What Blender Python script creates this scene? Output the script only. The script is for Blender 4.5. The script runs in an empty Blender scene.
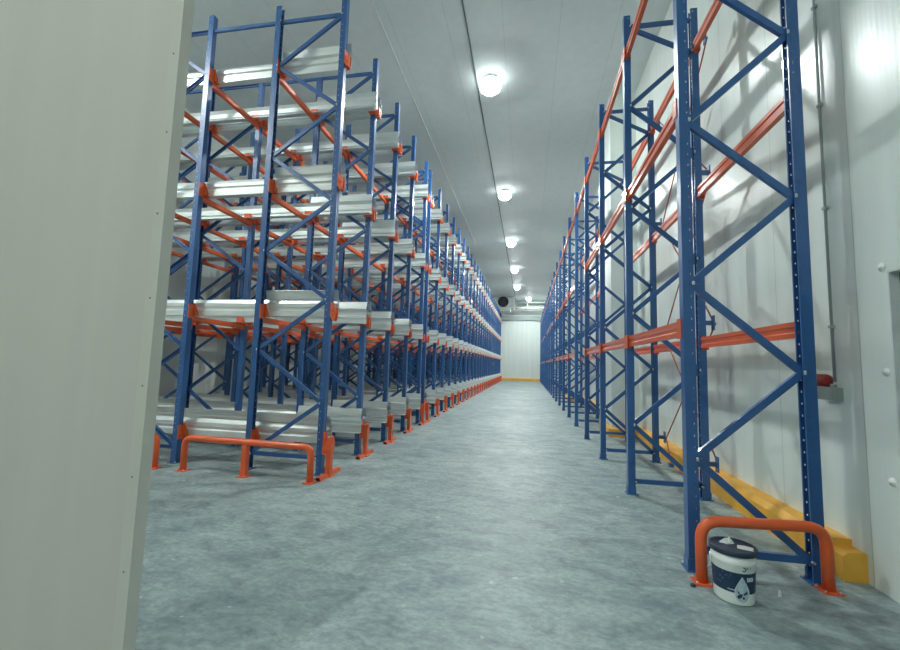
import bpy, math, random
from mathutils import Vector, Matrix
random.seed(7)
S = bpy.context.scene
C = S.collection
PI = math.pi

# ------------------------------------------------------------------ dimensions (metres)
EYE = 1.65
XR, DR, YR, PR = 1.385, 0.907, 4.008, 2.141          # wall-side rack: aisle face, depth, first frame, bay
XL, YL, PL, GAP = -2.952, 5.836, 1.3845, 0.52        # shuttle rack: aisle face, first frame, lane pitch, gap between blocks
DL, SP = 1.162, 1.27                                 # frame depth, space between frames
XW, XLW, YF, YB, HC = 2.70, -9.9, 48.0, -6.0, 8.87  # walls and ceiling
HL, HR = 7.48, 6.85
LEV = [0.41, 2.32, 4.34, 6.36]                       # rail undersides
BEAM = [2.03, 4.10, 6.25]

ORD = ['first','second','third','fourth','fifth','sixth','seventh','eighth','ninth','tenth','eleventh','twelfth','thirteenth',
       'fourteenth','fifteenth','sixteenth','seventeenth','eighteenth','nineteenth','twentieth','twenty-first','twenty-second',
       'twenty-third','twenty-fourth','twenty-fifth','twenty-sixth','twenty-seventh','twenty-eighth','twenty-ninth','thirtieth','thirty-first','thirty-second']

# ------------------------------------------------------------------ materials
def lin(r, g, b):
    f = lambda c: (c/255/12.92) if c/255 <= .04045 else ((c/255+.055)/1.055)**2.4
    return (f(r), f(g), f(b), 1)

def mat(name, col, rough=.5, metal=0.0, var=.08, scale=6.0, stretch=(1,1,1), bump=0.0, rvar=.0, spec=.5, coat=0.0):
    m = bpy.data.materials.new(name); m.use_nodes = True
    n, l = m.node_tree.nodes, m.node_tree.links
    b = n['Principled BSDF']
    b.inputs['Roughness'].default_value = rough; b.inputs['Metallic'].default_value = metal
    b.inputs['Specular IOR Level'].default_value = spec
    b.inputs['Coat Weight'].default_value = coat
    tc = n.new('ShaderNodeTexCoord'); mp = n.new('ShaderNodeMapping'); mp.inputs['Scale'].default_value = stretch
    l.new(tc.outputs['Object'], mp.inputs['Vector'])
    nz = n.new('ShaderNodeTexNoise'); nz.inputs['Scale'].default_value = scale; nz.inputs['Detail'].default_value = 5
    l.new(mp.outputs['Vector'], nz.inputs['Vector'])
    rp = n.new('ShaderNodeValToRGB')
    rp.color_ramp.elements[0].position = .3; rp.color_ramp.elements[1].position = .7
    rp.color_ramp.elements[0].color = tuple(c*(1-var) for c in col[:3]) + (1,)
    rp.color_ramp.elements[1].color = tuple(min(1, c*(1+var)) for c in col[:3]) + (1,)
    l.new(nz.outputs['Fac'], rp.inputs['Fac']); l.new(rp.outputs['Color'], b.inputs['Base Color'])
    if rvar:
        mr = n.new('ShaderNodeMapRange'); mr.inputs['To Min'].default_value = rough-rvar; mr.inputs['To Max'].default_value = rough+rvar
        l.new(nz.outputs['Fac'], mr.inputs['Value']); l.new(mr.outputs['Result'], b.inputs['Roughness'])
    if bump:
        bp = n.new('ShaderNodeBump'); bp.inputs['Strength'].default_value = bump; bp.inputs['Distance'].default_value = .01
        l.new(nz.outputs['Fac'], bp.inputs['Height']); l.new(bp.outputs['Normal'], b.inputs['Normal'])
    return m

M = {}
M['blue'] = mat('blue_paint', (.027, .108, .300, 1), .34, 0, .06, 3, coat=.3)
M['orange'] = mat('orange_paint', (.82, .130, .034, 1), .35, 0, .06, 4, coat=.2)
M['beam'] = mat('orange_beam_paint', (.72, .128, .042, 1), .30, 0, .06, 4, coat=.3)
M['rod'] = mat('rod_orange', (.55, .11, .045, 1), .4, .2)
M['galv'] = mat('galvanised_steel', (.74, .80, .79, 1), .30, .42, .08, 5, (.6, 4, 4), rvar=.06)
M['zinc'] = mat('zinc_bolt', (.62, .64, .64, 1), .3, .8)
M['dark'] = mat('hollow_shade', (.012, .012, .014, 1), .7)
M['yellow'] = mat('yellow_paint', (.83, .43, .055, 1), .55, 0, .08, 3)
M['plastic'] = mat('white_plastic', (.84, .88, .84, 1), .4, 0, .03)
M['navy'] = mat('navy_plastic', (.022, .040, .075, 1), .42, 0, .10, 8)
M['label'] = mat('navy_label', (.012, .035, .085, 1), .38, 0, .12, 14)
M['drop'] = mat('drop_pale', (.42, .55, .62, 1), .4, 0, .25, 40)
M['dropdark'] = mat('drop_dark', (.035, .05, .08, 1), .4, 0, .2, 60)
M['ink'] = mat('grey_ink', (.06, .07, .085, 1), .5)
M['labelink'] = mat('label_white', (.62, .68, .72, 1), .5)
M['paper'] = mat('white_paper', (.80, .82, .80, 1), .8)
M['red'] = mat('red_plastic', (.27, .022, .022, 1), .4)
M['grey'] = mat('grey_plastic', (.27, .31, .29, 1), .45)
M['conduit'] = mat('conduit_grey', (.30, .34, .33, 1), .4)
M['pipe'] = mat('white_pipe', (.78, .82, .79, 1), .5)
M['unit'] = mat('cooler_case', (.62, .67, .64, 1), .45)
M['fan'] = mat('fan_black', (.010, .012, .015, 1), .6)
M['door'] = mat('door_grey', (.17, .205, .19, 1), .45, 0, .06, 3, (4, 4, .3))
M['trim'] = mat('flashing', (.72, .69, .62, 1), .42, 0, .03, 4)
M['band'] = mat('band_grey', (.34, .40, .38, 1), .5)
M['cable'] = mat('cable_grey', (.16, .19, .20, 1), .6)
M['screw'] = mat('screw_head', (.22, .22, .20, 1), .5, .3)
M['seam'] = mat('seam_light', (.66, .71, .70, 1), .5)

def panel_mat(name, col, axis, pitch, rough, rib=.5, ribpitch=.05, var=.03, joint=.35):
    """painted sandwich panel: fine vertical ribs, joints every pitch metres across 'axis'"""
    m = bpy.data.materials.new(name); m.use_nodes = True
    n, l = m.node_tree.nodes, m.node_tree.links; b = n['Principled BSDF']
    b.inputs['Roughness'].default_value = rough
    tc = n.new('ShaderNodeTexCoord'); sx = n.new('ShaderNodeSeparateXYZ'); l.new(tc.outputs['Object'], sx.inputs[0])
    a = sx.outputs[axis]
    def math_(op, x, y=None, z=None):
        k = n.new('ShaderNodeMath'); k.operation = op
        for i, v in enumerate((x, y, z)):
            if v is None: continue
            if isinstance(v, (int, float)): k.inputs[i].default_value = v
            else: l.new(v, k.inputs[i])
        return k.outputs[0]
    fr = math_('FRACT', math_('DIVIDE', a, pitch))
    dist = math_('MULTIPLY', math_('ABSOLUTE', math_('SUBTRACT', fr, .5)), pitch)       # distance to the joint line
    jl = math_('LESS_THAN', dist, .006)
    ribs = math_('SINE', math_('MULTIPLY', a, 2*PI/ribpitch))
    mp = n.new('ShaderNodeMapping'); mp.inputs['Scale'].default_value = (2.2, 2.2, .12) if axis != 2 else (1, 1, 1)
    l.new(tc.outputs['Object'], mp.inputs['Vector'])
    nz = n.new('ShaderNodeTexNoise'); nz.inputs['Scale'].default_value = 2.2; nz.inputs['Detail'].default_value = 4
    l.new(mp.outputs['Vector'], nz.inputs['Vector'])
    rp = n.new('ShaderNodeValToRGB')
    rp.color_ramp.elements[0].color = tuple(c*(1-var) for c in col[:3])+(1,); rp.color_ramp.elements[1].color = tuple(min(1, c*(1+var)) for c in col[:3])+(1,)
    rp.color_ramp.elements[0].position = .35; rp.color_ramp.elements[1].position = .65
    l.new(nz.outputs['Fac'], rp.inputs['Fac'])
    mx = n.new('ShaderNodeMix'); mx.data_type = 'RGBA'; l.new(math_('MULTIPLY', jl, joint), mx.inputs[0])
    l.new(rp.outputs['Color'], mx.inputs[6]); mx.inputs[7].default_value = (.22, .25, .24, 1)
    l.new(mx.outputs[2], b.inputs['Base Color'])
    h = math_('ADD', math_('MULTIPLY', ribs, .06), math_('MULTIPLY', nz.outputs['Fac'], .9))
    bp = n.new('ShaderNodeBump'); bp.inputs['Strength'].default_value = rib; bp.inputs['Distance'].default_value = .006
    l.new(h, bp.inputs['Height']); l.new(bp.outputs['Normal'], b.inputs['Normal'])
    return m

M['wall_y'] = panel_mat('wall_panel_y', (.73, .80, .765, 1), 1, 1.15, .30, .25)
M['wall_x'] = panel_mat('wall_panel_x', (.73, .80, .765, 1), 0, 1.15, .40)
M['part'] = panel_mat('partition_panel', (.73, .675, .615, 1), 0, 60.0, .45, .35, .075)
M['ceil'] = panel_mat('ceiling_panel', (.68, .765, .77, 1), 0, 1.18, .62, .15, .2, .02, .25)

def floor_mat():
    m = bpy.data.materials.new('concrete_floor'); m.use_nodes = True
    n, l = m.node_tree.nodes, m.node_tree.links; b = n['Principled BSDF']
    tc = n.new('ShaderNodeTexCoord')
    def noise(scale, detail, st=(1,1,1), rot=0, rough=.6, dist=0):
        mp = n.new('ShaderNodeMapping'); mp.inputs['Scale'].default_value = st; mp.inputs['Rotation'].default_value = (0, 0, rot)
        l.new(tc.outputs['Object'], mp.inputs['Vector'])
        z = n.new('ShaderNodeTexNoise'); z.inputs['Scale'].default_value = scale; z.inputs['Detail'].default_value = detail
        z.inputs['Roughness'].default_value = rough; z.inputs['Distortion'].default_value = dist
        l.new(mp.outputs['Vector'], z.inputs['Vector']); return z.outputs['Fac']
    def ramp(fac, p0, c0, p1, c1):
        r = n.new('ShaderNodeValToRGB'); e = r.color_ramp.elements
        e[0].position, e[0].color, e[1].position, e[1].color = p0, c0, p1, c1
        l.new(fac, r.inputs['Fac']); return r.outputs['Color']
    def mix(mode, f, a, c):
        k = n.new('ShaderNodeMix'); k.data_type = 'RGBA'; k.blend_type = mode
        if isinstance(f, float): k.inputs[0].default_value = f
        else: l.new(f, k.inputs[0])
        l.new(a, k.inputs[6]); l.new(c, k.inputs[7]); return k.outputs[2]
    big = noise(.55, 6, rough=.65)
    base = ramp(big, .30, (.245, .315, .322, 1), .70, (.43, .51, .50, 1))
    smear = noise(3.4, 10, (.8, 1.3, 1), .5, .74, .5)
    base = mix('MULTIPLY', .9, base, ramp(smear, .36, (.52, .56, .59, 1), .60, (1.08, 1.08, 1.06, 1)))
    fine = noise(16, 6, (1, 1.4, 1), .2, .7)
    base = mix('MULTIPLY', .85, base, ramp(fine, .36, (.66, .69, .71, 1), .62, (1.05, 1.05, 1.05, 1)))
    streak = noise(4.2, 8, (.6, 1.7, 1), -.35, .72, .4)
    dust = ramp(streak, .62, (0, 0, 0, 1), .74, (1, 1, 1, 1))
    pale = n.new('ShaderNodeRGB'); pale.outputs[0].default_value = (.56, .63, .61, 1)
    s = n.new('ShaderNodeMath'); s.operation = 'MULTIPLY'; s.inputs[1].default_value = .42; l.new(dust, s.inputs[0])
    base = mix('MIX', s.outputs[0], base, pale.outputs[0])
    sp = noise(9, 2, (1, 1, 1), 0, .4); spot = ramp(sp, .715, (0, 0, 0, 1), .755, (1, 1, 1, 1))
    s2 = n.new('ShaderNodeMath'); s2.operation = 'MULTIPLY'; s2.inputs[1].default_value = .6; l.new(spot, s2.inputs[0])
    base = mix('MIX', s2.outputs[0], base, pale.outputs[0])
    l.new(base, b.inputs['Base Color'])
    mr = n.new('ShaderNodeMapRange'); mr.inputs['To Min'].default_value = .42; mr.inputs['To Max'].default_value = .62
    l.new(smear, mr.inputs['Value']); l.new(mr.outputs['Result'], b.inputs['Roughness'])
    b.inputs['Specular IOR Level'].default_value = .45
    bp = n.new('ShaderNodeBump'); bp.inputs['Strength'].default_value = .12; bp.inputs['Distance'].default_value = .004
    l.new(fine, bp.inputs['Height']); l.new(bp.outputs['Normal'], b.inputs['Normal'])
    return m
M['floor'] = floor_mat()

def emit(name, col, strength):
    m = bpy.data.materials.new(name); m.use_nodes = True
    n, l = m.node_tree.nodes, m.node_tree.links
    n.remove(n['Principled BSDF']); e = n.new('ShaderNodeEmission')
    e.inputs['Color'].default_value = col; e.inputs['Strength'].default_value = strength
    l.new(e.outputs[0], n['Material Output'].inputs['Surface']); return m
M['lamp'] = emit('led_light', (.93, 1.0, .98, 1), 1500)
M['glow'] = emit('glare_glow', (.93, 1.0, .98, 1), 6)  # faint emission for the dome that imitates lamp glare

# ------------------------------------------------------------------ mesh building
class MB:
    def __init__(s): s.v, s.f, s.m, s.smooth = [], [], [], []
    def add(s, vs, fs, mi=0, sm=False):
        o = len(s.v); s.v += [tuple(p) for p in vs]
        for f in fs: s.f.append([i+o for i in f]); s.m.append(mi); s.smooth.append(sm)
        return s
    def box(s, x0, x1, y0, y1, z0, z1, mi=0):
        v = [(x, y, z) for z in (z0, z1) for y in (y0, y1) for x in (x0, x1)]
        return s.add(v, [(0,2,3,1),(4,5,7,6),(0,1,5,4),(2,6,7,3),(0,4,6,2),(1,3,7,5)], mi)
    def obox(s, a, b, w, h, up=(0,1,0), mi=0):
        """bar from a to b, w wide across 'up', h along 'up'"""
        a, b = Vector(a), Vector(b); d = (b-a).normalized(); u = Vector(up); u = (u-d*u.dot(d)).normalized(); r = d.cross(u)
        v = [p + r*i*w/2 + u*j*h/2 for p in (a, b) for j in (-1, 1) for i in (-1, 1)]
        return s.add(v, [(0,2,3,1),(4,5,7,6),(0,1,5,4),(2,6,7,3),(0,4,6,2),(1,3,7,5)], mi)
    def prism(s, poly, a, b, axis=0, mi=0):
        """polygon in the plane across axis, run from a to b; poly coords are the two other axes in order"""
        n = len(poly)
        def pt(p, t):
            return (t, p[0], p[1]) if axis == 0 else ((p[0], t, p[1]) if axis == 1 else (p[0], p[1], t))
        v = [pt(p, a) for p in poly] + [pt(p, b) for p in poly]
        f = [(i, (i+1) % n, n+(i+1) % n, n+i) for i in range(n)]
        f += [tuple(reversed(range(n))), tuple(range(n, 2*n))]
        return s.add(v, f, mi)
    def sheet(s, pts, t, a, b, axis=0, mi=0):
        """bent sheet: an open polyline given thickness t, run along axis"""
        n = len(pts); off = []
        for i in range(n):
            d = Vector((0, 0))
            if i > 0: d += (Vector(pts[i])-Vector(pts[i-1])).normalized()
            if i < n-1: d += (Vector(pts[i+1])-Vector(pts[i])).normalized()
            d.normalize(); off.append((pts[i][0]-d.y*t, pts[i][1]+d.x*t))
        for i in range(n-1):
            s.prism([pts[i], pts[i+1], off[i+1], off[i]], a, b, axis, mi)
        return s
    def lathe(s, prof, n=24, c=(0,0,0), mi=0, sm=True, axis='z', cap=True):
        v, f = [], []
        for r, z in prof:
            for k in range(n):
                t = 2*PI*k/n; p = (r*math.cos(t), r*math.sin(t), z)
                if axis == 'y': p = (p[0], p[2], p[1])
                if axis == 'x': p = (p[2], p[0], p[1])
                v.append((p[0]+c[0], p[1]+c[1], p[2]+c[2]))
        m = len(prof)
        for j in range(m-1):
            for k in range(n): f.append((j*n+k, j*n+(k+1) % n, (j+1)*n+(k+1) % n, (j+1)*n+k))
        if cap: f.append(tuple(reversed(range(n)))); f.append(tuple((m-1)*n+k for k in range(n)))
        return s.add(v, f, mi, sm)
    def tube(s, path, r, n=12, mi=0):
        path = [Vector(p) for p in path]; v, f = [], []
        ref = Vector((0, 0, 1))
        d0 = (path[1]-path[0]).normalized()
        if abs(d0.dot(ref)) > .9: ref = Vector((1, 0, 0)) if abs(d0.x) < .9 else Vector((0, 1, 0))
        u = (ref-d0*ref.dot(d0)).normalized()
        for i, p in enumerate(path):
            d = ((path[min(i+1, len(path)-1)])-(path[max(i-1, 0)])).normalized()
            u = (u-d*u.dot(d)).normalized(); w = d.cross(u)
            for k in range(n):
                t = 2*PI*k/n; v.append(p+u*r*math.cos(t)+w*r*math.sin(t))
        m = len(path)
        for j in range(m-1):
            for k in range(n): f.append((j*n+k, j*n+(k+1) % n, (j+1)*n+(k+1) % n, (j+1)*n+k))
        f.append(tuple(reversed(range(n)))); f.append(tuple((m-1)*n+k for k in range(n)))
        return s.add(v, f, mi, True)
    def merge(s, o, off=(0,0,0), flipx=False, rot=False):
        sx = -1 if (flipx or rot) else 1; sy = -1 if rot else 1
        n = len(s.v); s.v += [(p[0]*sx+off[0], p[1]*sy+off[1], p[2]+off[2]) for p in o.v]
        for f, m_, k in zip(o.f, o.m, o.smooth):
            g = [i+n for i in f]
            s.f.append(g[::-1] if flipx else g); s.m.append(m_); s.smooth.append(k)
        return s
    def mesh(s, name, *mats):
        me = bpy.data.meshes.new(name); me.from_pydata(s.v, [], s.f); me.update()
        for m in mats: me.materials.append(m)
        me.polygons.foreach_set('material_index', s.m); me.polygons.foreach_set('use_smooth', s.smooth)
        import bmesh
        b = bmesh.new(); b.from_mesh(me); bmesh.ops.recalc_face_normals(b, faces=b.faces); b.to_mesh(me); b.free()
        return me

def link(name, data, parent=None, loc=(0,0,0), rz=0.0):
    o = bpy.data.objects.new(name, data); C.objects.link(o)
    if parent is not None: o.parent = parent
    o.location = loc; o.rotation_euler = (0, 0, rz); return o
def tag(o, label, cat, group=None):
    o['label'] = label; o['category'] = cat; o['kind'] = 'thing'
    if group: o['group'] = group
    return o
def thing(name, label, cat, loc=(0,0,0), rz=0.0, group=None):
    return tag(link(name, None, None, loc, rz), label, cat, group)
def struct(name, mb, *mats):
    o = link(name, mb.mesh(name, *mats)); o['kind'] = 'structure'; return o
def round_path(pts, r, n=6):
    """polyline with its inner corners rounded"""
    out = [Vector(pts[0])]
    for i in range(1, len(pts)-1):
        p = Vector(pts[i]); a = (Vector(pts[i-1])-p).normalized(); b = (Vector(pts[i+1])-p).normalized()
        for k in range(n+1):
            t = k/n; out.append((p+a*r)*(1-t)**2 + p*2*t*(1-t) + (p+b*r)*t**2)
    out.append(Vector(pts[-1])); return out

# ------------------------------------------------------------------ the hall
struct('floor', MB().box(XLW-.2, XW+.4, YB, YF, -.2, 0), M['floor'])
struct('ceiling', MB().box(XLW-.2, XW+.2, YB, YF, HC, HC+.2), M['ceil'])
DY0, DY1, DZ = 2.55, 3.715, 2.455
wr = MB().box(XW, XW+.2, DY1, YF, 0, HC).box(XW, XW+.2, YB, DY0, 0, HC).box(XW, XW+.2, DY0, DY1, DZ, HC)
struct('wall_right', wr, M['wall_y'])
struct('wall_left', MB().box(XLW-.2, XLW, YB, YF, 0, HC), M['wall_y'])
struct('wall_far', MB().box(XLW-.2, XW+.2, YF, YF+.2, 0, HC), M['wall_x'])
struct('wall_behind', MB().box(XLW-.2, XW+.2, YB-.2, YB, 0, HC), M['wall_x'])
PX = -1.520
struct('wall_partition', MB().box(XLW, PX, 1.475, 1.527, 0, HC), M['part'])
fl = MB().box(PX-.05, PX+.0015, 1.4735, 1.475, 0, HC).box(PX, PX+.0015, 1.475, 1.5285, 0, HC)
for k in range(22):
    z = .44+k*.362
    fl.lathe([(.0035, 0), (.0035, .002), (.002, .003)], 10, (PX-.022-.004*(k % 3), 1.4705, z), 1, axis='y')
struct('trim_1', fl, M['trim'], M['screw'])
# ceiling seam batten and cable run
struct('trim_2', MB().box(-3.19, -3.15, 1.575, YF, HC-.012, HC), M['seam'])
tag(link('ceiling_cable', MB().box(-1.375, -1.345, 1.7, 46, HC-.03, HC).mesh('ceiling_cable', M['cable'])), 'thin dark cable run along the ceiling above the aisle lamps', 'cable')
# lintel band across the far wall
struct('trim_3', MB().box(XLW, XW, YF-.22, YF, 6.80, 7.28), M['band'])
# yellow painted kerb along the far wall
def kerb_poly(w, h, c): return [(0, 0), (0, h), (-w+c, h), (-w, h-c), (-w, 0)]
kf = MB().prism([(YF-.22, 0), (YF-.22, .24), (YF-.17, .30), (YF, .30), (YF, 0)], -2.9, XW-.001, 0)
struct('baseboard_far', kf, M['yellow'])
# clad building columns in every fifth bay of the wall-side rack, each with its kerb
COLB = [3, 8, 13, 18]
for i, k in enumerate(COLB):
    y0 = YR+k*PR+.62; y1 = y0+1.2
    struct('wall_column_%d' % (i+1), MB().box(2.06, XW, y0, y1, 0, HC), M['wall_x'])
ky = [(4.08, YR+3*PR+.5)] + [(YR+k*PR+1.95, YR+(k+5)*PR+.5) for k in (3, 8, 13)] + [(YR+18*PR+1.95, YF-.3)]
kb = MB()
for i, (a, b) in enumerate(ky):
    if i == 0:
        kb.prism([(XW, 0), (XW, .225), (XW-.13, .225), (XW-.17, .195), (XW-.17, 0)], a, a+.16, 1)
        kb.prism([(XW, 0), (XW, .28), (XW-.15, .28), (XW-.205, .225), (XW-.205, 0)], a+.16, b, 1)
    else: kb.prism([(XW, 0), (XW, .28), (XW-.15, .28), (XW-.205, .225), (XW-.205, 0)], a, b, 1)
struct('baseboard_right', kb, M['yellow'])
kc = MB()
for k in COLB:
    y0 = YR+k*PR+.62; y1 = y0+1.2
    kc.prism([(y0-.10, 0), (y0-.10, .18), (y0-.07, .21), (y0, .21), (y0, 0)], 1.96, XW-.001, 0)
    kc.prism([(y1+.10, 0), (y1+.10, .18), (y1+.07, .21), (y1, .21), (y1, 0)], 1.96, XW-.001, 0)
    kc.prism([(1.96, 0), (1.96, .18), (1.99, .21), (2.06, .21), (2.06, 0)], y0, y1, 1)
struct('baseboard_column', kc, M['yellow'])
# door in the right wall
dr = struct('door_1', MB().box(XW+.07, XW+.12, DY0, DY1, 0, DZ), M['door'])
fr = MB().box(XW+.001, XW+.07, DY1-.012, DY1, 0, DZ).box(XW+.001, XW+.07, DY0, DY0+.012, 0, DZ).box(XW+.001, XW+.07, DY0+.012, DY1-.012, DZ-.012, DZ)
o = link('door_frame', fr.mesh('door_frame', M['seam']), dr)
hb = MB().lathe([(.012, 0), (.012, .05)], 12, (XW+.02, DY0+.12, 1.05), axis='x').box(XW+.02, XW+.035, DY0+.105, DY0+.24, 1.04, 1.06)
link('door_handle', hb.mesh('door_handle', M['zinc']), dr)
bolt = MB().lathe([(.034, 0), (.032, -.008), (.014, -.012), (.013, -.020), (.004, -.021)], 18, axis='x').mesh('bolt', M['plastic'])
for y, z in [(3.757, 2.498), (3.775, 1.686), (3.787, .867), (2.49, 2.498), (2.49, 1.686), (2.49, .867)]:
    link('bolt', bolt, dr, (XW-.0005, y, z))

# ------------------------------------------------------------------ ceiling lamps
case = MB().lathe([(.09, 0), (.09, -.05), (.19, -.07), (.205, -.088)], 28).mesh('housing', M['unit'])
glare_mesh = MB().lathe([(.20, -.085), (.245, -.12), (.27, -.18), (.27, -.25), (.25, -.31), (.20, -.355), (.13, -.375)], 28, cap=False).mesh('glare_dome', M['glow'])  # glowing dome sized to imitate camera glare around the smaller LED
led = MB().lathe([(.132, -.375), (.128, -.38), (.02, -.412)], 24).mesh('led_array', M['lamp'])
def lamp(x, y, label, group='round ceiling lamps'):
    t = thing('ceiling_lamp', label, 'ceiling lamp', (x, y, HC), 0, group)
    link('housing', case, t); link('glare_dome', glare_mesh, t); link('led_array', led, t); return t
LY, LP = 9.96, 6.915
for k in range(5):
    lamp(-1.0, LY+k*LP, '%s round ceiling lamp above the aisle, counted from the near end' % ORD[k])
lamp(.04, 44.2, 'farthest small round ceiling lamp beside the cooler pipes at far wall')
lamp(-8.2, 2.4, 'round ceiling lamp behind the partition in front of the rail rack, out of frame')
lamp(-2.6, -3.2, 'smaller round ceiling lamp in the entrance space behind the partition, out of frame').scale = (.84, .84, .84)
# ------------------------------------------------------------------ rack parts (shared meshes)
def upright_mb(H, holes=True):
    """open channel: web at -x, mouth at +x, hole ladders down both flanges"""
    m = MB().box(-.046, -.043, -.046, .046, .012, H)
    for s in (-1, 1):
        y0, y1 = (s*.046, s*.043) if s < 0 else (s*.043, s*.046)
        m.box(-.043, .014, y0, y1, .012, H).box(.023, .046, y0, y1, .012, H)
        yl0, yl1 = (s*.043, s*.030) if s < 0 else (s*.030, s*.043)
        m.box(.043, .046, yl0, yl1, .012, H)
        z = .012
        while z < H-.1:
            m.box(.014, .023, y0, y1, z, z+.084); z += .1
        m.box(.014, .023, y0, y1, z, H)
    return m
def foot_mb():
    m = MB().box(-.07, .08, -.075, .075, 0, .008)
    m.box(-.055, -.047, -.05, .05, .008, .10).box(-.046, .05, -.055, -.047, .008, .10)
    m.lathe([(.012, .008), (.012, .028)], 8, (.065, -.055, 0), 1).lathe([(.012, .008), (.012, .028)], 8, (-.058, .062, 0), 1)
    return m
def brace_mb(a, b, w=.036, h=.056):
    """channel between two node points (x, z), bolt heads at both ends"""
    p, q = Vector((a[0], 0, a[1])), Vector((b[0], 0, b[1])); d = (q-p).normalized(); n = Vector((-d.z, 0, d.x))
    m = MB().obox(p-Vector((0, w/2, 0)), q-Vector((0, w/2, 0)), h, .003, (0, 1, 0))
    for s in (-1, 1): m.obox(p+n*s*h/2, q+n*s*h/2, .003, w, (0, 1, 0))
    for e, sg in ((p, 1), (q, -1)):
        c = e+d*sg*.012
        m.lathe([(.011, -.056), (.011, -.047)], 8, (c.x, 0, c.z), 1, axis='y')
    return m
def bracket_mb(both=True, lip=.10):
    """U cradle(s) either side of an upright, run along x"""
    m = MB()
    for s in ((-1, 1) if both else (1,)):
        m.sheet([(s*.048, .19), (s*.048, -.012), (s*.165, -.012), (s*.175, lip)], .006, -.05, .085, 0)
        m.prism([(s*.05, -.012), (s*.16, -.012), (s*.17, .09), (s*.12, .05), (s*.06, .15)], .078, .085, 0)
    m.box(.0465, .055, -.055, .055, -.05, .17)
    return m
def mouth_mb(both=True):
    """cradle at the aisle end: plate on the web of the upright and a hooked end stop hanging in front of it"""
    m = MB()
    m.box(.0465, .058, -.05, .055, -.02, .20)
    for s in ((-1, 1) if both else (1,)):
        m.sheet([(s*.048, .05), (s*.048, -.012), (s*.14, -.012)], .006, -.06, .06, 0)
    # hook: U outline in the x-z plane, two cheeks with a gap between
    hook = [(.058, .10), (.058, .0), (.07, -.05), (.09, -.078), (.115, -.066), (.128, -.03), (.128, .12), (.110, .14), (.102, .11), (.102, .045), (.09, .03), (.08, .05), (.076, .10)]
    for y0, y1 in ((-.045, -.02), (.03, .055)): m.prism(hook, y0, y1, 1)
    m.lathe([(.02, -.04), (.02, .05)], 12, (.098, 0, -.04), axis='y')
    return m

ME = {}
ME['upL'] = upright_mb(HL).mesh('post', M['blue']); ME['upR'] = upright_mb(HR).mesh('post', M['blue'])
ME['foot'] = foot_mb().mesh('foot_plate', M['blue'], M['zinc'])
ME['brk2'] = bracket_mb(True).mesh('rail_bracket', M['orange']); ME['brk1'] = bracket_mb(False).mesh('rail_bracket', M['orange'])
ME['mou2'] = mouth_mb(True).mesh('rail_bracket', M['orange']); ME['mou1'] = mouth_mb(False).mesh('rail_bracket', M['orange'])
ZS = .7725; A0, B0 = 1.02, .2475
ha = DL/2
ME['brUp'] = brace_mb((-ha+.03, 0), (ha-.03, ZS)).mesh('brace', M['blue'], M['zinc'])       # B node up to A node
ME['brDn'] = brace_mb((-ha+.03, ZS), (ha-.03, 0)).mesh('brace', M['blue'], M['zinc'])       # A node up to B node
ME['brHz'] = brace_mb((-ha+.04, 0), (ha-.04, 0)).mesh('brace', M['blue'], M['zinc'])
braces_L = []
for i in range(5):
    braces_L.append(('brUp', B0+i*2*ZS))
    if i < 4: braces_L.append(('brDn', A0+i*2*ZS))
braces_L += [('brHz', .235), ('brHz', 7.21)]

def to_mb(me):
    m = MB(); m.v = [tuple(v.co) for v in me.vertices]; m.f = [list(p.vertices) for p in me.polygons]
    m.m = [p.material_index for p in me.polygons]; m.smooth = [p.use_smooth for p in me.polygons]; return m
def whole_frame(brk, mou):
    """the frame as one mesh for the far rows; slots blue, zinc, orange"""
    w = MB(); up = to_mb(ME['upL'])
    w.merge(up, (-ha, 0, 0)); w.merge(up, (ha, 0, 0), flipx=True)
    for n, z in braces_L: w.merge(to_mb(ME[n]), (0, 0, z))
    for x, b in ((-ha, brk), (ha, mou)):
        for z in LEV:
            q = to_mb(ME[b]); q.m = [2]*len(q.f); w.merge(q, (x, 0, z))
    return w.mesh('rack_upright', M['blue'], M['zinc'], M['orange'])
ME['farA'] = whole_frame('brk2', 'mou2'); ME['farI'] = whole_frame('brk2', 'brk2')

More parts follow.
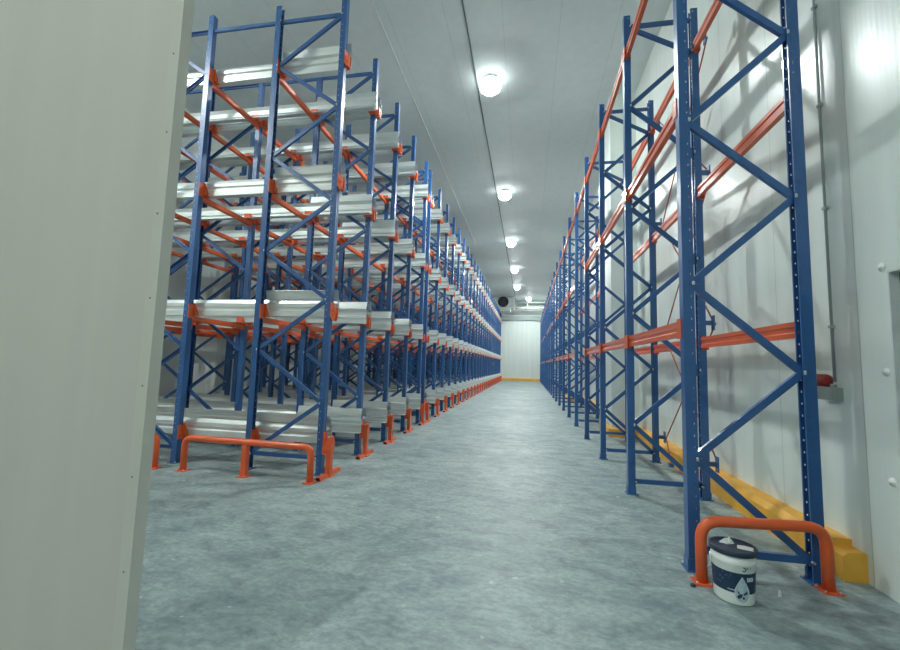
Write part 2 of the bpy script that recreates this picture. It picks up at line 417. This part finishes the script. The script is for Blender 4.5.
# ------------------------------------------------------------------ shuttle rack: lines of frames
lines = [YL+k*PL for k in range(5)] + [YL+4*PL+GAP] + [YL+GAP+k*PL for k in range(5, 30)]
lanes = [(i, i+1) for i in range(len(lines)-1) if i != 4]
ROW2 = ['in the aisle row', 'in second row from aisle', 'in the rearmost row']
NEAR = 9
NC = 3
for li, y in enumerate(lines):
    for c in range(NC):
        xm = XL-ha-c*(DL+SP)
        lab = 'blue rail-rack upright frame, %s from near end, %s' % (ORD[li], ROW2[c])
        grp = 'blue upright frames of the rail rack'
        rz = 0 if c % 2 == 0 else PI
        if li >= NEAR or (c > 1 and li >= 6):
            tag(link('rack_upright', ME['farA'] if c == 0 else ME['farI'], None, (xm, y, 0), rz), lab, 'rack frame', grp); continue
        t = thing('rack_upright', lab, 'rack frame', (xm, y, 0), rz, grp)
        link('post', ME['upL'], t, (-ha, 0, 0)); link('post', ME['upL'], t, (ha, 0, 0), PI)
        link('foot_plate', ME['foot'], t, (-ha, 0, 0)); link('foot_plate', ME['foot'], t, (ha, 0, 0), PI)
        for n, z in braces_L: link('brace', ME[n], t, (0, 0, z))
        one = li in (0, 5); last = li == 4
        for z in LEV:
            for sx in (-1, 1):
                mouth = c == 0 and sx == 1
                nm = ('mou' if mouth else 'brk') + ('1' if one or last else '2')
                # brackets keep facing +x of the world whatever way the frame is turned; a last line faces back
                r = 0.0
                if rz: r = PI
                o = link('rail_bracket', ME[nm], t, (sx*ha, 0, z), r)
                if last: o.scale = (1, -1, 1)
# ties between the frames at the top
tie = MB().obox((-SP/2+.05, 0, 0), (SP/2-.05, 0, 0), .056, .036, (0, 1, 0)).mesh('row_spacer', M['blue'])
for li, y in enumerate(lines):
    for c in range(NC-1):
        tag(link('row_spacer', tie, None, (XL-DL-SP/2-c*(DL+SP), y, 7.21)),
            'blue tie bar atop the %s frame line from near end, %s' % (ORD[li], ['tie nearer the aisle', 'rearmost tie'][c]), 'tie bar', 'blue tie bars on top of the rail rack')

# rails: bent galvanised section, two per lane and level, running the whole depth
XE = XL-NC*DL-(NC-1)*SP-.06
def rail_mb(s):
    prof = [(.115, .004), (0, .004), (0, .085), (.022, .105), (.022, .135), (.0, .155), (.0, .205), (.03, .262)]
    pts = [(s*u, z) for u, z in prof]
    m = MB().sheet(pts, .004*s, XE-XL, .10, 0)
    return m
def guide_mb(s):
    pts = [(s*.03, .262), (s*-.004, .285), (s*-.03, .40), (s*-.045, .405)]
    return MB().sheet(pts, .004, -DL+.03, .09, 0)
for s, nm in ((1, 'a'), (-1, 'b')):
    ME['rail'+nm] = rail_mb(s).mesh('lane_rail', M['galv']); ME['guide'+nm] = guide_mb(s).mesh('guide_plate', M['galv'])
    # small dark slots and stickers seen on the web
LN = ['floor', 'second', 'third', 'top']
for n, (a, b) in enumerate(lanes):
    for lv, z in enumerate(LEV):
        for s, nm, y in ((1, 'a', lines[a]+.125), (-1, 'b', lines[b]-.125)):
            r = tag(link('lane_rail', ME['rail'+nm], None, (XL, y, z)),
                    'galvanised pallet rail, %s level, %s edge of the %s lane from near end' % (LN[lv], 'near' if s > 0 else 'far', ORD[n]),
                    'rack rail', 'galvanised rails of the rail rack')
            link('guide_plate', ME['guide'+nm], r)

# cross beams under the rails
cb_poly = [(-.025, -.10), (.025, -.10), (.025, -.018), (-.025, -.018)]
def cross_mb(L):
    m = MB()
    m.prism([(-.028, -.105), (.028, -.105), (.034, -.09), (.034, -.04), (.028, -.018), (-.028, -.018), (-.034, -.04), (-.034, -.09)], .052, L-.052, 1)
    for y in (.047, L-.055): m.box(-.045, .045, y, y+.008, -.13, .02)
    return m
ME['cross'] = cross_mb(PL).mesh('cross_beam', M['orange'])
cols = []
for c in range(NC):
    cols += [XL-c*(DL+SP), XL-c*(DL+SP)-DL]
cand = []
for n, (a, b) in enumerate(lanes):
    for lv in range(4):
        for ci in range(1, 2*NC):
            d = math.hypot(cols[ci], lines[a])
            cand.append((d + (ci-1)*1.2, n, lv, ci, lines[a]))
cand.sort()
rest = MB(); cm = to_mb(ME['cross'])
UP = ['', 'second', 'third', 'fourth', 'fifth', 'sixth', 'seventh', 'eighth']
for i, (d, n, lv, ci, y) in enumerate(cand):
    if i < 300:
        tag(link('cross_beam', ME['cross'], None, (cols[ci], y, LEV[lv])),
            'orange cross beam, %s level, %s lane from near end, %s upright from aisle' % (LN[lv], ORD[n], UP[ci]), 'cross beam', 'orange cross beams of the rail rack')
    else: rest.merge(cm, (cols[ci], y, LEV[lv]))
o = tag(link('cross_beam', rest.mesh('cross_beams_beyond', M['orange'])), 'many small orange cross beams deep inside the rail rack, far lanes', 'cross beams')
o['kind'] = 'stuff'

# upright protectors on the floor in front of every aisle upright
def protector():
    post = MB().sheet([(-.025, -.045), (.045, -.045), (.045, .045), (-.025, .045)], .006, .012, .53, 2)
    post.box(.03, .05, -.04, .04, .3, .56)
    arm = MB().box(-.100, -.02, -.02, .055, .30, .40).box(-.02, .055, -.03, .03, .47, .535).box(.005, .045, .045, .075, .36, .50)
    base = MB().box(-.05, .08, -.07, .07, 0, .012)
    ch = MB().prism([(-.045, .0), (.045, .0), (.03, .05), (-.03, .05)], -.30, .34, 1)
    ch.box(-.028, .028, -.302, -.299, .008, .044, 1)  # near-black plate painted in as the shade of a hollow channel end
    return [('post', post.mesh('post', M['orange'])), ('bracket_arm', arm.mesh('bracket_arm', M['orange'])), ('base_plate', base.mesh('base_plate', M['orange'])), ('floor_channel', ch.mesh('floor_channel', M['orange'], M['dark']))]
pp = protector()
for li, y in enumerate(lines):
    t = thing('upright_protector', 'orange upright protector bolted to floor, %s from near end along the aisle' % ORD[li], 'rack guard', (XL+.150, y-.045, 0), 0, 'orange upright protectors along the aisle')
    for n, me in pp: link(n, me, t)

# hoop guards
def hoop(name, label, p0, p1, mids, r, h, bend, plate=.085):
    pts = (p0, p1)
    t = thing(name, label, 'hoop guard', pts[0], 0)
    a, b = Vector((0, 0, 0)), Vector(pts[1])-Vector(pts[0])
    path = round_path([a+Vector((0, 0, .012)), a+Vector((0, 0, h)), b+Vector((0, 0, h)), b+Vector((0, 0, .012))], bend, 8)
    link('hoop', MB().tube(path, r, 16).mesh('hoop', M['orange']), t)
    for f in mids:
        c = a+(b-a)*f
        link('post', MB().box(c.x-r*.85, c.x+r*.85, c.y-r*.8, c.y+r*.8, .012, h-r*.7).mesh('post', M['orange']), t)
    for f in [0, 1]+mids:
        c = a+(b-a)*f
        mb = MB().box(c.x-plate, c.x+plate, c.y-plate, c.y+plate, 0, .012)
        for sx in (-1, 1):
            for sy in (-1, 1): mb.lathe([(.009, .012), (.009, .024)], 8, (c.x+sx*plate*.75, c.y+sy*plate*.75, 0), 1)
        link('base_plate', mb.mesh('base_plate', M['orange'], M['zinc']), t)
    return t
hoop('hoop_guard', 'long low orange hoop guard in front of the rail rack near end', (-4.905, 5.47, 0), (-2.87, 5.40, 0), [.5], .045, .47, .13, .075)
hoop('hoop_guard', 'orange hoop guard at the partition edge, only its end post showing', (-7.42, 5.5, 0), (-5.38, 5.46, 0), [.5], .045, .47, .13, .075)
hoop('hoop_guard', 'thick orange hoop guard standing behind the paint pail', (1.366, 3.775, 0), (2.292, 3.87, 0), [], .042, .47, .15, .066)

# ------------------------------------------------------------------ wall-side rack
hr = DR/2
nodesF = [.907+1.513*i for i in range(4)] + [6.70]; nodesR = [.15+1.513*i for i in range(5)]
rb = {}
ME['rUp'] = brace_mb((hr-.03, 0), (-hr+.03, .757)).mesh('brace', M['blue'], M['zinc'])
ME['rDn'] = brace_mb((-hr+.03, 0), (hr-.03, .756)).mesh('brace', M['blue'], M['zinc'])
ME['rTop'] = brace_mb((hr-.03, 0), (-hr+.03, .485)).mesh('brace', M['blue'], M['zinc'])
ME['rHz'] = brace_mb((-hr+.04, 0), (hr-.04, 0)).mesh('brace', M['blue'], M['zinc'])
braces_R = [('rUp', z) for z in nodesR[:4]] + [('rDn', z) for z in nodesF[:4]] + [('rTop', nodesR[4]), ('rHz', .165), ('rHz', 6.70)]
wf = MB(); up = to_mb(ME['upR']); wf.merge(up, (-hr, 0, 0)); wf.merge(up, (hr, 0, 0), flipx=True)
for n, z in braces_R: wf.merge(to_mb(ME[n]), (0, 0, z))
ME['farR'] = wf.mesh('rack_upright', M['blue'], M['zinc'])
NR = 21
for k in range(NR):
    lab = ('blue upright frame at near end of wall-side rack, beside the pail' if k == 0 else
           'blue upright frame of the wall-side rack, %s from the near end' % ORD[k])
    loc = (XR+hr, YR+k*PR, 0)
    if k >= 10:
        tag(link('rack_upright', ME['farR'], None, loc), lab, 'rack frame', 'blue upright frames of the wall-side rack'); continue
    t = thing('rack_upright', lab, 'rack frame', loc, 0, 'blue upright frames of the wall-side rack')
    link('post', ME['upR'], t, (-hr, 0, 0)); link('post', ME['upR'], t, (hr, 0, 0), PI)
    link('foot_plate', ME['foot'], t, (-hr, 0, 0)); link('foot_plate', ME['foot'], t, (hr, 0, 0), PI)
    for n, z in braces_R: link('brace', ME[n], t, (0, 0, z))
L = PR-.1
bp = [(-.026, -.07), (.026, -.07), (.026, -.03), (.014, -.018), (.014, .018), (.026, .03), (.026, .07), (-.026, .07), (-.026, .03), (-.014, .018), (-.014, -.018), (-.026, -.03)]
ME['beam'] = MB().prism(bp, .053, PR-.053, 1).mesh('beam_bar', M['beam'])
ME['conn'] = MB().box(-.034, -.028, -.05, .05, -.095, .085).box(-.028, .028, -.003, .003, -.095, .085).mesh('end_connector', M['beam'])
for k in range(NR-1):
    for lv, z in enumerate(BEAM):
        for side, x, fl in (('front', XR-.0, 1), ('rear', XR+DR, -1)):
            if k in COLB and (lv < 2 or side == 'rear'): continue
            t = thing('rack_beam', 'orange %s beam of wall-side rack, %s level, %s bay from near end' % ('aisle-side' if fl == 1 else 'wall-facing', ['lowest', 'middle', 'top'][lv], ORD[k]),
                      'rack beam', (x, YR+k*PR, z), 0, 'orange beams of the wall-side rack')
            b = link('beam_bar', ME['beam'], t)
            if fl < 0: b.scale = (-1, 1, 1)
            if k < 8:
                for y in (.0495+.003, PR-.0495-.003):
                    c = link('end_connector', ME['conn'], t, (-.02*fl if fl > 0 else .02, y, 0))
                    if fl < 0: c.scale = (-1, 1, 1)
# bracing rods and brackets behind the wall-side rack
XB = XR+DR+.155
def spine(k, label):
    y0, y1 = YR+k*PR, YR+(k+1)*PR
    t = thing('cross_bracing', label, 'cross bracing', (XB, y0, 0), 0)
    zz = [.45, 2.30, 4.40, 6.42]
    for yy in (0, PR):
        for z in zz:
            m = MB().box(-.105, -.012, yy-.02, yy+.02, z-.03, z+.03).box(-.012, .004, yy-.04, yy+.04, z-.10, z+.10)
            link('wall_bracket', m.mesh('wall_bracket', M['blue']), t)
    for i in range(3):
        for a, b in ((0, PR), (PR, 0)):
            x = .012 if a == 0 else .03
            link('rod', MB().tube([(x, a, zz[i]), (x, b, zz[i+1])], .011, 8).mesh('rod', M['rod']), t)
    link('floor_plate', MB().box(-.03, .04, PR-.34, PR-.24, 0, .06).mesh('floor_plate', M['blue']), t)
    link('rod', MB().tube([(.02, PR, .45), (.01, PR-.29, .06)], .011, 8).mesh('rod', M['rod']), t)
for k, n in ((1, 'second'), (4, 'fifth'), (9, 'tenth'), (14, 'fifteenth')):
    spine(k, 'thin crossed orange rods behind the %s bay of the wall-side rack' % n)

# ------------------------------------------------------------------ conduit with socket on the right wall
t = thing('wall_conduit', 'thin grey vertical conduit pipe clipped to the right wall', 'conduit', (XW-.018, 4.31, 1.57))
link('pipe', MB().tube([(0, 0, .02), (0, 0, HC-1.57-.02)], .0115, 10).mesh('pipe', M['conduit']), t)
for z in (.5, 1.6, 2.6, 3.6, 4.8): link('clip', MB().box(-.016, .017, -.022, .022, z, z+.025).mesh('clip', M['conduit']), t)
s = thing('wall_socket', 'small grey socket box at the foot of the wall conduit', 'socket', (XW-.05, 4.36, 1.475))
link('box', MB().prism([(-.12, -.045), (.10, -.045), (.10, .055), (.06, .075), (-.12, .065)], -.03, .049, 0).mesh('box', M['grey']), s)
link('gland', MB().lathe([(.022, .06), (.022, .095), (.015, .098)], 12, (.02, -.05, 0)).mesh('gland', M['grey']), s)
d = thing('alarm_beacon', 'small dark red device mounted on the wall beside the conduit', 'alarm', (XW-.05, 4.45, 1.60))
link('body', MB().lathe([(.03, -.10), (.056, -.09), (.058, .06), (.045, .085), (.03, .09)], 18, axis='y').mesh('body', M['red']), d)
link('mount', MB().box(.0, .049, -.06, .05, -.03, .03).mesh('mount', M['grey']), d)
link('sticker', MB().box(-.060, -.054, -.02, .03, -.012, .018).mesh('sticker', M['labelink']), d)

# ------------------------------------------------------------------ cooler and pipes at the far wall
t = thing('cooler_unit', 'pale cooler unit with round black fan, hung at the far wall', 'cooler', (-2.58, 44.0, 8.33))
link('case', MB().box(-3.4, 1.1, .0, 1.5, -.60, .50).mesh('case', M['unit']), t)
link('drip_tray', MB().prism([(-.2, -1.02), (1.3, -1.02), (1.5, -.60), (-.05, -.60)], -3.3, .75, 0).mesh('drip_tray', M['unit']), t)
for x in (0, -1.9):
    f = link('fan', MB().lathe([(.56, 0), (.56, -.07), (.50, -.10)], 32, (x, 0, 0), axis='y').mesh('fan', M['fan']), t)
    bl = MB()
    for k in range(6):
        a = k*PI/3; bl.obox((x+.08*math.cos(a), -.105, .08*math.sin(a)), (x+.44*math.cos(a), -.105, .44*math.sin(a)), .16, .012, (0, 1, .35))
    bl.lathe([(.10, -.10), (.10, -.13), (.05, -.14)], 16, (x, 0, 0), axis='y')
    link('blade', bl.mesh('blade', mat('blade_black', (.022, .026, .03, 1), .5)), f)
link('side_post', MB().box(1.1, 1.2, -.05, .05, -.80, .50).mesh('side_post', M['pipe']), t)
for nm, z, r, lab in (('cooler_pipe', 8.62, .10, 'upper thick white pipe running across the far wall beside the cooler'), ('cooler_pipe', 8.02, .13, 'lower thick white pipe running across the far wall beside the cooler')):
    tag(link(nm, MB().tube([(-1.35, 46.3, z), (XW-.001, 46.3, z)], r, 14).mesh(nm, M['pipe'])), lab, 'pipe', 'white pipes by the cooler')
tag(link('drop_pipe', MB().tube(round_path([(-.08, 40.5, HC-.002), (-.08, 40.5, HC-.18), (-.08, 46.0, 8.45), (-.08, 46.0, 7.9)], .12, 5), .055, 10).mesh('drop_pipe', M['pipe'])),
    'thin white pipe dropping from the ceiling to the far wall pipes', 'pipe')

# ------------------------------------------------------------------ paint pail
bx, by = 1.518, 3.60
t = thing('paint_pail', 'white paint pail with navy label and lid in front of orange hoop', 'pail', (bx, by, 0), 0)
t.scale = (.84, .84, 1.0)
rr = lambda z: .152+.017*z/.36
body = MB().lathe([(.135, 0), (.150, .004), (rr(.02), .02), (rr(.27), .27), (rr(.27)+.006, .275), (rr(.30)+.006, .30), (rr(.31), .305), (rr(.345), .345)], 48)
link('body', body.mesh('body', M['plastic']), t)
link('lid', MB().lathe([(.172, .335), (.182, .337), (.184, .368), (.176, .374), (.166, .368), (.160, .364), (.02, .364)], 48).mesh('lid', M['navy']), t)
def wrap(mb, a0, a1, z0, z1, off=.0012, n=40, mi=0, thick=.0012, shape=None):
    """patch on the pail wall between two angles"""
    for k in range(n):
        u0, u1 = a0+(a1-a0)*k/n, a0+(a1-a0)*(k+1)/n
        v = []
        for u, in ((u0,), (u1,)):
            for z in (z0, z1):
                for e in (off, off-thick): v.append(((rr(z)+e)*math.cos(u), (rr(z)+e)*math.sin(u), z))
        mb.add(v, [(0,2,6,4),(1,5,7,3),(0,4,5,1),(2,3,7,6),(0,1,3,2),(4,6,7,5)], mi)
lbl = MB(); wrap(lbl, 0, 2*PI, .085, .225, n=64)
lb = link('label', lbl.mesh('label', M['label']), t)
# picture drop on the label, drawn as a fan of patches on the wall of the pail; faces the camera
face = math.atan2(0-by, 0-bx)
def patch_poly(pts, off, mi, mb, ctr):
    """polygon (angle-length s in metres, z) on the pail, fanned from ctr"""
    def P(s, z, e): a = face+s/.16; return ((rr(z)+e)*math.cos(a), (rr(z)+e)*math.sin(a), z)
    n = len(pts)
    v = [P(ctr[0], ctr[1], off)] + [P(s, z, off) for s, z in pts] + [P(s, z, .0002) for s, z in pts]
    f = [(0, 1+i, 1+(i+1) % n) for i in range(n)] + [(1+i, n+1+i, n+1+(i+1) % n, 1+(i+1) % n) for i in range(n)]
    mb.add(v, f, mi)
def drop_shape(cx, cz, r, top, n=28):
    p = []
    for k in range(n):
        a = -PI/2 + 2*PI*k/n
        x, z = r*math.cos(a), r*math.sin(a)
        if z > 0: zz = z/r; x *= (1-zz)**.55*1.15 if zz > .2 else 1-.1*zz; z = zz*(top-cz)
        p.append((cx+x, cz+z))
    return p
pic = MB(); c0 = (.062, .085)
patch_poly(drop_shape(c0[0], c0[1], .058, .205), .0022, 2, pic, c0)
patch_poly(drop_shape(c0[0], c0[1], .052, .195), .0030, 0, pic, c0)
rnd = random.Random(3)
for k in range(9):
    s, z, q = c0[0]+rnd.uniform(-.034, .034), c0[1]+rnd.uniform(-.028, .014), rnd.uniform(.006, .013)
    pts = [(s+q*math.cos(a)*rnd.uniform(.6, 1.2), z+q*1.1*math.sin(a)*rnd.uniform(.6, 1.2)) for a in [i*PI/4 for i in range(8)]]
    patch_poly(pts, .0036, 1, pic, (s, z))
link('drop_picture', pic.mesh('drop_picture', M['drop'], M['dropdark'], M['labelink']), lb)
# lettering on the pail
def text_mesh(body_, size, mat_):
    cu = bpy.data.curves.new('lettering', 'FONT'); cu.body = body_; cu.size = size; cu.align_x = 'CENTER'; cu.align_y = 'CENTER'; cu.extrude = 0
    ob = bpy.data.objects.new('tmp', cu); C.objects.link(ob)
    dg = bpy.context.evaluated_depsgraph_get(); me = bpy.data.meshes.new_from_object(ob.evaluated_get(dg))
    bpy.data.objects.remove(ob); me.materials.clear(); me.materials.append(mat_); return me
def letter(body_, size, s, z, mat_, off=.0018, par=None):
    me = text_mesh(body_, size, mat_)
    for v in me.vertices:
        a = face+(s+v.co.x)/.162; zz = z+v.co.y
        v.co = ((rr(zz)+off)*math.cos(a), (rr(zz)+off)*math.sin(a), zz)
    return link('lettering', me, par or t)
letter('S', .075, .080, .262, M['ink']); letter('K', .042, .108, .266, M['ink']); letter('Y', .042, .132, .268, M['ink'])
deco = MB()
for k, (s0, s1) in enumerate(((.100, .112), (.116, .130), (.133, .142), (.146, .160))):       # blurred block print
    patch_poly([(s0, .172), (s1, .172), (s1, .200-.003*(k % 2)), (s0, .200)], .0026, 1, deco, ((s0+s1)/2, .186))
for k in range(6):
    s0 = -.045+k*.0105; patch_poly([(s0, .101), (s0+.007, .101), (s0+.007, .109), (s0, .109)], .0026, 1, deco, (s0+.0035, .105))
for k in range(16):
    s, z, q = rnd.uniform(-.13, -.01), rnd.uniform(.13, .215), rnd.uniform(.003, .009)
    patch_poly([(s+q*math.cos(a), z+q*math.sin(a)*rnd.uniform(.5, 1.2)) for a in [i*PI/3 for i in range(6)]], .0024, 0, deco, (s, z))
link('label_print', deco.mesh('label_print', mat('print_blue', (.06, .11, .17, 1), .5), M['labelink']), lb)
# bail handle hanging on the left side
ha0 = face-1.35
def on(a, r_, z): return (r_*math.cos(a), r_*math.sin(a), z)
hp = [on(ha0, rr(.28)+.012, .285), on(ha0+.25, rr(.2)+.022, .245), on(ha0+.10, rr(.2)+.03, .205), on(ha0-.15, rr(.2)+.032, .175), on(ha0-.5, rr(.2)+.03, .165), on(ha0-1.0, rr(.2)+.025, .17), on(ha0-1.6, rr(.2)+.022, .2), on(ha0-2.2, rr(.25)+.018, .25), on(ha0-2.6, rr(.28)+.010, .285)]
link('handle', MB().tube(hp, .0035, 8).mesh('handle', M['plastic']), t)
ears = MB()
for a in (ha0, ha0-2.6): p = on(a, rr(.28)+.005, .285); ears.lathe([(.014, -.012), (.014, .012)], 12, p)
link('handle_ear', ears.mesh('handle_ear', M['plastic']), t)
# papers lying on the lid
def crumple(r, h, seed):
    q = random.Random(seed); m = MB(); n = 12; v = [(0, 0, h)]
    for j, (f_, hh) in enumerate(((.35, .95), (.7, .6), (1.0, .02))):
        for k in range(n):
            a = 2*PI*k/n; k_ = q.uniform(.7, 1.15); v.append((r*f_*k_*math.cos(a)*1.25, r*f_*k_*math.sin(a)*.8, max(.002, h*hh*q.uniform(.5, 1.25))))
    fs = [(0, 1+k, 1+(k+1) % n) for k in range(n)]
    for j in range(2):
        fs += [(1+j*n+k, 1+(j+1)*n+k, 1+(j+1)*n+(k+1) % n, 1+j*n+(k+1) % n) for k in range(n)]
    v += [(x, y, 0) for x, y, z in v[-n:]]
    fs += [(1+2*n+k, 1+3*n+k, 1+3*n+(k+1) % n, 1+2*n+(k+1) % n) for k in range(n)] + [tuple(range(1+3*n, 1+4*n))]
    return m.add(v, fs)
tag(link('crumpled_tissue', crumple(.045, .034, 5).mesh('crumpled_tissue', M['paper']), None, (bx-.01, by+.05, .3645), .2), 'crumpled white tissue on the lid of the paint pail', 'tissue')
tag(link('paper_scrap', MB().prism([(-.05, -.03), (.045, -.04), (.055, .025), (.0, .042), (-.045, .03)], 0, .004, 2).mesh('paper_scrap', M['paper']), None, (bx+.07, by-.03, .3645), -.3), 'flat white paper scrap lying on the pail lid', 'paper')
tag(link('bottle_stopper', MB().lathe([(.019, 0), (.019, .016), (.012, .02)], 14).mesh('bottle_stopper', M['navy']), None, (1.275, 3.70, 0)), 'small dark blue stopper on the floor by the hoop foot', 'stopper')
tag(link('plastic_shard', MB().prism([(-.009, 0), (.012, 0), (.006, .045), (-.004, .05)], -.004, .004, 1).mesh('plastic_shard', M['paper']), None, (1.863, 3.69, 0)), 'small white plastic shard upright on the floor right of pail', 'litter')

# ------------------------------------------------------------------ world, camera, view
w = bpy.data.worlds.new('World'); S.world = w; w.use_nodes = True
w.node_tree.nodes['Background'].inputs['Color'].default_value = (.02, .022, .022, 1)
cam = bpy.data.cameras.new('camera'); co = bpy.data.objects.new('camera', cam); C.objects.link(co)
r_ = Vector((0.98313177, 0.18059648, 0.02892806)); u_ = Vector((-0.01159406, -0.09630941, 0.99528392)); f_ = Vector((-0.18253082, 0.97883063, 0.092591))
mw = Matrix((r_, u_, -f_)).transposed().to_4x4(); mw.translation = (0, 0, EYE); co.matrix_world = mw
cam.sensor_fit = 'HORIZONTAL'; cam.sensor_width = 36; cam.lens = 419.7/900*36; cam.clip_start = .05; cam.clip_end = 200
S.camera = co
S.view_settings.view_transform = 'Standard'; S.view_settings.look = 'None'; S.view_settings.gamma = 1; S.view_settings.use_curve_mapping = False
S.view_settings.exposure = 0.45
S.cycles.use_denoising = True
S.cycles.max_bounces = 10; S.cycles.diffuse_bounces = 6; S.cycles.glossy_bounces = 4
S.cycles.sample_clamp_indirect = 6.0
